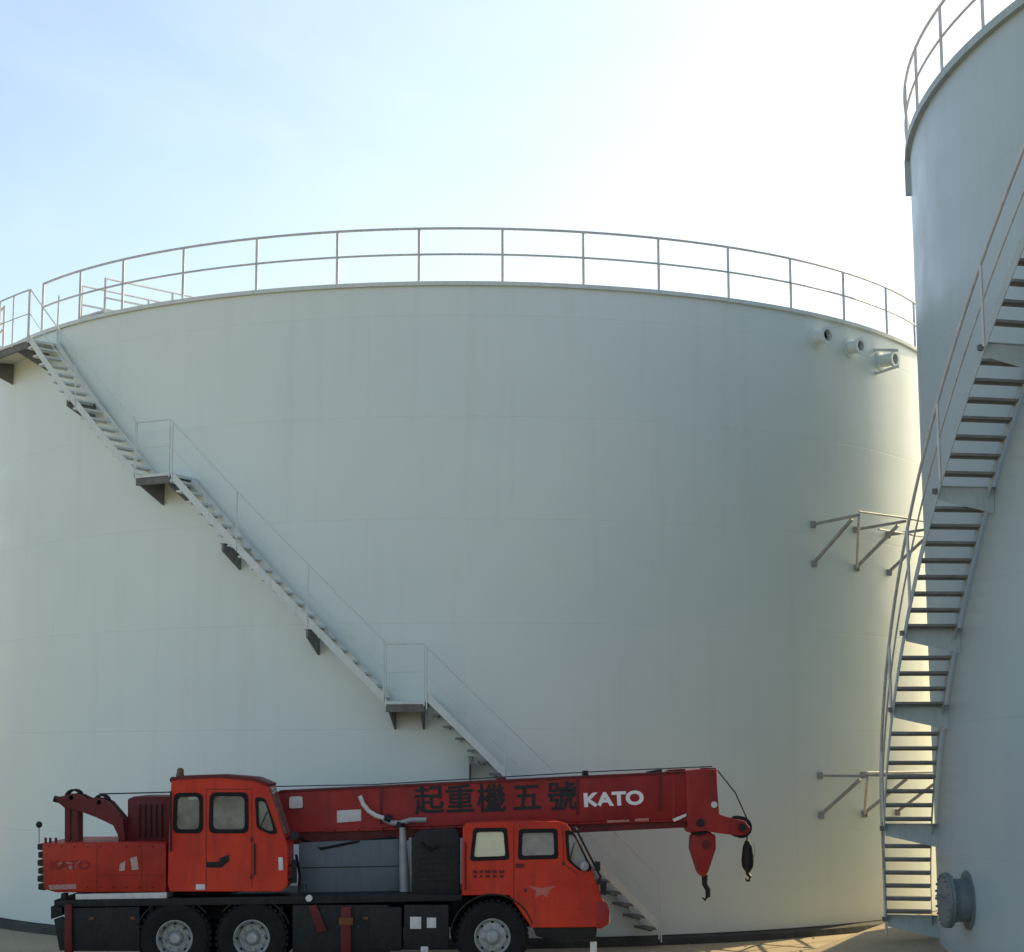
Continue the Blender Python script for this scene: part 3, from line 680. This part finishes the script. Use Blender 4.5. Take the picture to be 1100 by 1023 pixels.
# writing on the boom
for x, ch in zip((461, 494, 528, 566, 604), '起重機五號'):
    p = at(x, 861.5-(x-463)*.028, YB0)
    c0 = lettering('painted_character', ch, .47, p.x, p.z, YB0-.004, M_ink, boom, 0., 1.0, slope)
    extra = []
    for k, (dx, dz_) in enumerate(((-.010, 0), (.010, 0), (0, .009), (0, -.009))):
        extra.append(lettering('tmp', ch, .47, p.x+dx, p.z+dz_, YB0-.0045-.0005*k, M_ink, boom, 0., 1.0, slope))
    bmj = bmesh.new(); bmj.from_mesh(c0.data)
    for e in extra: bmj.from_mesh(e.data)
    bmj.to_mesh(c0.data); bmj.free()
    for e in extra: bpy.data.objects.remove(e)
    p = at(x, 861.5-(x-463)*.028, YB0); lettering('painted_character', ch, .47, p.x, p.z+.0, YB0-.004, M_ink, boom, .003 if ch in '機' else .009, 1.0, slope)
p = at(659, 859, YB0); lettering('painted_lettering', 'KATO', .285, p.x, p.z, YB0-.004, M_letter, boom, .012, 1.22, slope)
# hook block and ball hook
p = at(757, 893, YB0); yb = (YB0+YB1)/2
mb = MB(); mb.prism(P2([(744, 898), (751, 894), (763, 894), (770, 898), (770.5, 912), (762, 937), (759.5, 942), (754, 942), (751, 937), (743, 912)], YB0), yb-.16, yb+.16, .02)
hk = mb.build('hook_block', M_crim, crane)
mb = MB(); mb.tube([at(757, 940, yb)+Vector((0, 0, 0)), at(757, 950, yb), at(760.5, 956, yb), at(760.5, 963, yb), at(757.5, 967, yb), at(754.5, 964, yb)], [.05, .045, .045, .04, .03, .012], 10); mb.build('hook', M_black, hk)
mb = MB()
for dy in (-.17, .17): mb.lathe([(0, -.02), (.07, -.02), (.07, .02), (0, .02)], at(757, 907, yb)+Vector((0, dy, 0)), (0, 1, 0), 16)
mb.build('block_pin', M_maroon, hk)
mb = MB()
for dx in (-6, 6): mb.tube([at(757+dx, 886, yb), at(757+dx, 900, yb)], .014, 6)
mb.build('hoist_rope', M_rope, hk)
mb = MB(); p = at(803, 922, yb); s_ = (at(813, 922, yb)-p).length/10
mb.lathe([(.012, 33*s_), (.012, 19*s_), (2.5*s_, 18*s_), (5*s_, 12*s_), (6*s_, 4*s_), (6.8*s_, -3*s_), (6*s_, -9*s_), (3.5*s_, -13*s_), (2*s_, -15*s_), (0, -15*s_)], p, (0, 0, 1), 20); bh = mb.build('ball_hook', M_black, crane)
mb = MB(); mb.tube([at(803, 935, yb), at(803, 939, yb), at(806, 942, yb), at(805, 946, yb), at(802, 946, yb), at(801, 943.5, yb)], [.03, .028, .028, .026, .02, .01], 8); mb.build('hook', M_black, bh)
mb = MB(); mb.tube([at(809.5, 905, yb), at(811, 915, yb), at(808.5, 927, yb)], .012, 6); mb.build('guard_wire', M_white, bh)
# --- grey panel, exhaust stack and engine housing between the cabs
pris('grey_panel', [(320, 906), (430, 902), (430, 958), (396, 963), (320, 961)], 28.75, 29.0, M_greyp, bevel=.015, Ym=28.6)
mb = MB(); mb.prism(P2([(322, 932), (429, 930), (429, 931), (322, 933)], 28.75), 28.743, 28.76); mb.build('panel_seam', M_black, crane, 0)
mb = MB(); mb.tube([at(432, 889, 28.6), at(433, 905, 28.6), at(434, 930, 28.6), at(435, 962, 28.6)], [.045, .06, .075, .08], 14); mb.tube([at(441, 900, 28.62), at(441.5, 930, 28.62), at(441, 960, 28.62)], .03, 10); mb.build('exhaust_stack', M_pipe, crane)
eh = pris('engine_housing', [(443, 900), (450, 893), (488, 891), (494, 897), (494, 964), (443, 964)], 28.1, 29.0, M_black, bevel=.04)
mb = MB()
for k in range(7): mb.prism(P2([(450, 908+k*6), (487, 907+k*6), (487, 909.5+k*6), (450, 910.5+k*6)], 28.1), 28.085, 28.11, .004)
mb.build('louvre', M_black, eh)
mb = MB(); mb.tube([at(452, 905, 28.08), at(462, 913, 28.06), at(470, 909, 28.08)], .025, 8); mb.build('hose', M_rubber, eh)
# --- driver cab (half width, beside the boom)
YD0, YD1 = 27.98, 28.98
outd = [(497, 890), (501, 885), (548, 883), (600, 882.5), (609, 885), (622, 905), (637, 937), (644, 955), (649, 972), (650, 985), (645, 996), (571, 997), (547, 962), (496, 962)]
D1 = [(510, 891.5), (543, 891), (545.5, 922), (506.5, 923.5)]
D2 = [(559, 892.5), (597, 892), (598, 921), (558, 922)]
D3 = [(608.5, 894), (616, 895), (634, 931), (632.5, 935), (622, 934), (610.5, 924)]
dc = plate('driver_cab', P2(outd, YD0), [roundpoly(P2(h, YD0), .05) for h in (D1, D2, D3)], YD0, .05, M_orange, crane, .014)
plate('far_side', P2(outd, YD0), [roundpoly(P2(D2, YD0), .05)], YD1-.05, .05, M_orange, dc, .012)
mb = MB(); o_ = P2(outd, YD0); n = len(o_); cx_ = sum(p[0] for p in o_)/n; cz_ = sum(p[1] for p in o_)/n
o_ = [(cx_+(x-cx_)*.994, cz_+(z_-cz_)*.994) for x, z_ in o_]
for i in range(n):
    a, b_ = o_[i], o_[(i+1) % n]
    mb.quad([(a[0], YD0+.03, a[1]), (b_[0], YD0+.03, b_[1]), (b_[0], YD1-.03, b_[1]), (a[0], YD1-.03, a[1])])
bmesh.ops.remove_doubles(mb.bm, verts=mb.bm.verts, dist=1e-4); mb.build('cab_skin', M_orange, dc)
w1_ = window(D1, .05, YD0, dc, M_cream); window(D2, .05, YD0, dc, M_glass2); window(D3, .04, YD0, dc, M_glass2, .028)
mb = MB(); a, b_ = P2([(611, 889), (637, 937)], YD0); dx = .014
mb.hull_ring([[(a[0], y_, a[1]), (a[0]+dx, y_, a[1]+.006), (b_[0]+dx, y_, b_[1]+.006), (b_[0], y_, b_[1])] for y_ in (YD0+.08, YD1-.08)]); mb.build('windscreen', M_glass, dc, 0)
mb = MB()
for x in (552.,): mb.prism(P2([(x-.35, 887), (x+.35, 887), (x+.35, 968), (x-.35, 966)], YD0), YD0-.004, YD0+.01)
mb.prism(P2([(604, 887), (604.7, 887), (606, 928), (605.3, 928)], YD0), YD0-.004, YD0+.01); mb.prism(P2([(605.3, 928), (606, 927.5), (622, 940), (621, 940.6)], YD0), YD0-.004, YD0+.01)
mb.build('door_seam', M_maroon, dc, 0)
mb = MB(); mb.prism(P2([(566, 976), (647, 976), (647, 977.3), (567, 977.3)], YD0), YD0-.006, YD0+.01); mb.build('body_crease', M_orange, dc, 0)
mb = MB(); mb.prism(roundpoly(P2([(554, 928), (563, 928), (563, 932), (554, 932)], YD0), .01), YD0-.03, YD0+.01, .006); mb.build('door_handle', M_maroon, dc)
mb = MB()
for k, (x0, x1) in enumerate(((508, 513), (515, 519), (521, 527), (529, 534), (536, 542))):
    mb.prism(P2([(x0, 935), (x1, 935), (x1, 938.2), (x0, 938.2)], YD0), YD0-.004, YD0+.005); mb.prism(P2([(x0+.5, 940), (x1-.8, 940), (x1-.8, 943), (x0+.5, 943)], YD0), YD0-.004, YD0+.005)
mb.build('faded_writing', M_maroon, dc, 0)
mb = MB(); mb.prism(P2([(567, 952), (582, 954), (598, 951.5), (590, 956), (588, 964), (582, 961), (575, 964), (576, 957)], YD0), YD0-.004, YD0+.005); mb.build('door_emblem', worn('faded_emblem', (.50, .13, .10), (.56, .18, .14), 40., .6), dc, 0)
pris('white_plate', [(634, 1012), (641, 1012), (641, 1024), (634, 1024)], 28.02, 28.05, M_white, dc, .005)
fb = pris('front_bumper', [(640, 968), (652, 970), (655, 978), (654, 993), (646, 998), (640, 998)], 27.97, 30.38, M_crim, dc, .02)
pris('lower_apron', [(572, 995), (642, 994), (640, 1010), (600, 1012), (576, 1006)], 28.05, 30.3, M_black, dc, .02)
mb = MB(); mb.bar(at(620, 893, 27.9), at(645, 942, 27.9), .05, .03); mb.tube([at(620, 893, 27.9), at(617, 889, 28.0)], .02); mb.tube([at(645, 942, 27.9), at(643, 950, 28.0)], .02); ms = mb.build('mirror_stay', M_black, dc)
pris('mirror', [(645, 946), (652, 947), (651, 962), (645, 961)], 27.8, 27.86, M_black, ms, .012)
pris('mirror', [(639, 925), (645, 926), (645, 936), (640, 936)], 27.8, 27.86, M_black, ms, .012)
mb = MB(); mb.lathe([(0, -.02), (.065, -.02), (.07, .02), (0, .05)], at(627.5, 930.5, 27.9), (.3, -1, .1), 18); mb.build('round_mirror', M_pipe, ms)
s0 = at(580, 945, 28.45); mb = MB(); mb.box(s0, (.5, .5, .15), None, .04); mb.box(s0+Vector((-.25, 0, .42)), (.14, .48, .75), Matrix.Rotation(-.12, 3, 'Y'), .04); mb.box(s0+Vector((-.02, -.25, .68)), (.12, .2, .22), None, .04); mb.build('seat', M_seat, dc)
mb = MB(); p = at(612, 930, 28.45); m_ = [p+Vector((-.04+.06*math.cos(k*PI/8), .2*math.cos(k*PI/8), .2*math.sin(k*PI/8))) for k in range(17)]; mb.tube(m_, .014); mb.tube([p, p+Vector((.25, 0, -.5))], .025); mb.build('steering_wheel', M_black, dc)
mb = MB(); mb.lathe([(0, 0), (.1, 0), (.1, .02), (0, .03)], at(653.5, 984, 28.25), (1, 0, 0), 18); mb.lathe([(0, 0), (.1, 0), (.1, .02), (0, .03)], at(653.5, 984, 28.25)+Vector((0, 1.85, 0)), (1, 0, 0), 18); mb.build('headlight', M_white, dc)

# --- small fittings
def strip(name, polys, Y, mat, parent, th=.008):
    mb = MB()
    for q in polys: mb.prism(P2(q, Y), Y-th, Y+.004)
    return mb.build(name, mat, parent, 0)
def rect(x0, y0, x1, y1): return [(x0, y0), (x1, y0), (x1, y1), (x0, y1)]
strip('panel_seam', [rect(104, 907, 104.6, 957), rect(152, 907, 152.6, 957), rect(104, 940, 178, 940.5)], 28.0, M_maroon, cw, .003)
mb = MB()
for x in list(range(52, 178, 14)):
    for y in (909.5, 953.5): mb.lathe([(.009, -.010), (.009, 0), (0, -.011)], at(x, y, 28.0), (0, 1, 0), 8)
mb.build('panel_bolts', M_maroon, cw)
strip('door_hinge', [rect(268.8, 900, 272.2, 904), rect(268.8, 940, 272.2, 944)], 28.0, M_maroon, cab, .014)
strip('door_hinge', [rect(603.6, 926, 606.6, 929.5), rect(563, 955, 566, 958.5)], 27.98, M_maroon, dc, .014)
mb = MB(); mb.tube([at(x, y, 27.94) for x, y in ((183.5, 915), (183.5, 880), (183.5, 850))], .014, 8); mb.tube([at(273.5, 906, 27.95), at(273.5, 940, 27.95)], .013, 8); mb.build('grab_rail', M_black, cab)
mb = MB(); mb.tube([at(500, 956, 27.94), at(500, 905, 27.94)], .013, 8); mb.build('grab_rail', M_maroon, dc)
mb = MB(); mb.tube([at(279, 890, 27.98), at(287, 872, 27.98)], .008, 6); mb.tube([at(612, 924, 27.96), at(617, 905, 27.96)], .008, 6); mb.build('wiper', M_black, cab)
mb = MB()
for k_ in range(4):
    y = 975+k_*3.1
    mb.tube([at(196+i_*12, y+1.5*math.sin(i_*1.3+k_), 28.3) for i_ in range(10)], .016, 6)
mb.build('brake_hose', M_rubber, crane)
mb = MB(); mb.lathe([(0, 0), (.13, .02), (.15, .06), (.15, .64), (.13, .68), (0, .7)], at(484, 1002, 28.35), (1, 0, 0), 20); mb.build('air_tank', M_black, crane)
strip('side_reflector', [rect(96, 985, 101, 988), rect(140, 985, 145, 988), rect(390, 985, 395, 988)], 27.99, M_rust, crane, .012)
mb = MB()
for x in (322, 326, 330): mb.tube([at(x, 961, 28.0), at(x-1, 952, 28.0)], .010, 6); mb.lathe([(0, -.02), (.018, 0), (0, .02)], at(x-1, 951.5, 28.0), (0, 0, 1), 8)
mb.build('control_lever', M_black, crane)
mb = MB(); mb.span(at(160, 972, 28.02), at(163, 1022, 28.02)+Vector((0, .45, 0))); mb.span(at(300, 974, 28.02), at(303, 1024, 28.02)+Vector((0, .45, 0))); mb.build('mud_flap', M_rubber, crane, 0)
mb = MB(); mb.tube([at(322, 900, 28.9), at(345, 912, 28.75), at(380, 905, 28.75), at(425, 900, 28.9)], .022, 8); mb.tube([at(318, 918, 28.7), at(322, 940, 28.7), at(321, 958, 28.7)], .02, 8); mb.build('hydraulic_hose', M_rubber, crane)
mb = MB()
for x in range(360, 735, 26):
    y = 893.5-(x-347)*.0332
    mb.lathe([(.014, -.030), (.014, -.018), (0, -.031)], at(x, y-.6, YB0), (0, 1, 0), 8)
mb.build('flange_bolts', M_maroon, boom)
strip('boom_stiffener', [[(418, 846), (421, 846), (421, 887), (418, 887)], [(722, 833), (725, 833), (725, 879.5), (722, 879.5)]], YB0, M_crim, boom, .012)
# loose stones along the foot of the tanks
mb = MB()
for _ in range(260):
    if random.random() < .6:
        p_ = cyl(A, RA+.36+abs(random.gauss(0, .9)), random.uniform(-70, 75), 0)
    else:
        p_ = Vector((random.uniform(-9, 9), random.uniform(26, 33), 0))
        if (p_-Vector((B[0], B[1], 0))).length < RB+2.3: continue
    sz = random.uniform(.010, .028)
    r_ = bmesh.ops.create_icosphere(mb.bm, subdivisions=1, radius=sz, matrix=Matrix.Translation(p_+Vector((0, 0, sz*.3))) @ Matrix.Rotation(random.uniform(0, 6), 4, 'Z') @ Matrix.Diagonal((1.4, 1, .65, 1)))
    for v in r_['verts']: v.co += Vector([random.uniform(-.2, .2)*sz for _ in range(3)])
tag(mb.build('gravel', worn('stone', (.40, .32, .20), (.52, .42, .27), 3., .9), None, 0), kind='stuff')

# ------------------------------------------------------------------ light
w = bpy.data.worlds.new('World'); sc.world = w; w.use_nodes = True
nt = w.node_tree; bg = nt.nodes['Background']
sky = nt.nodes.new('ShaderNodeTexSky'); sky.sky_type = 'NISHITA'; sky.sun_disc = False
SAZ, SEL = 44., 31.
sky.sun_elevation = R_(SEL); sky.sun_rotation = R_(SAZ); sky.air_density = 1.2; sky.dust_density = 1.5; sky.ozone_density = .7; sky.altitude = 10
tcw = N(nt, 'ShaderNodeTexCoord'); mpw = N(nt, 'ShaderNodeMapping'); mpw.inputs['Scale'].default_value = (3.2, 3.2, 7.)
nt.links.new(tcw.outputs['Generated'], mpw.inputs['Vector'])
nw = N(nt, 'ShaderNodeTexNoise', i_Scale=1.6, i_Detail=7., i_Roughness=.6, i_Distortion=.6); nt.links.new(mpw.outputs[0], nw.inputs['Vector'])
wisps = ramp(nt, nw.outputs[0], [(.42, (0, 0, 0)), (.75, (.14, .14, .14))])
nt.links.new(mixcol(nt, wisps, sky.outputs[0], (6.2, 6.5, 6.7, 1)), bg.inputs[0]); bg.inputs[1].default_value = .15
sl = bpy.data.lights.new('sun', 'SUN'); so = bpy.data.objects.new('sun', sl); C.objects.link(so)
sl.energy = 5.0; sl.angle = R_(.5); sl.color = (1., .81, .45)
d = Vector((math.sin(R_(SAZ))*math.cos(R_(SEL)), math.cos(R_(SAZ))*math.cos(R_(SEL)), math.sin(R_(SEL))))
so.rotation_euler = d.to_track_quat('Z', 'Y').to_euler(); so.location = d*60
vs = sc.view_settings; vs.view_transform = 'Standard'; vs.look = 'None'; vs.exposure = .40; vs.gamma = 1.
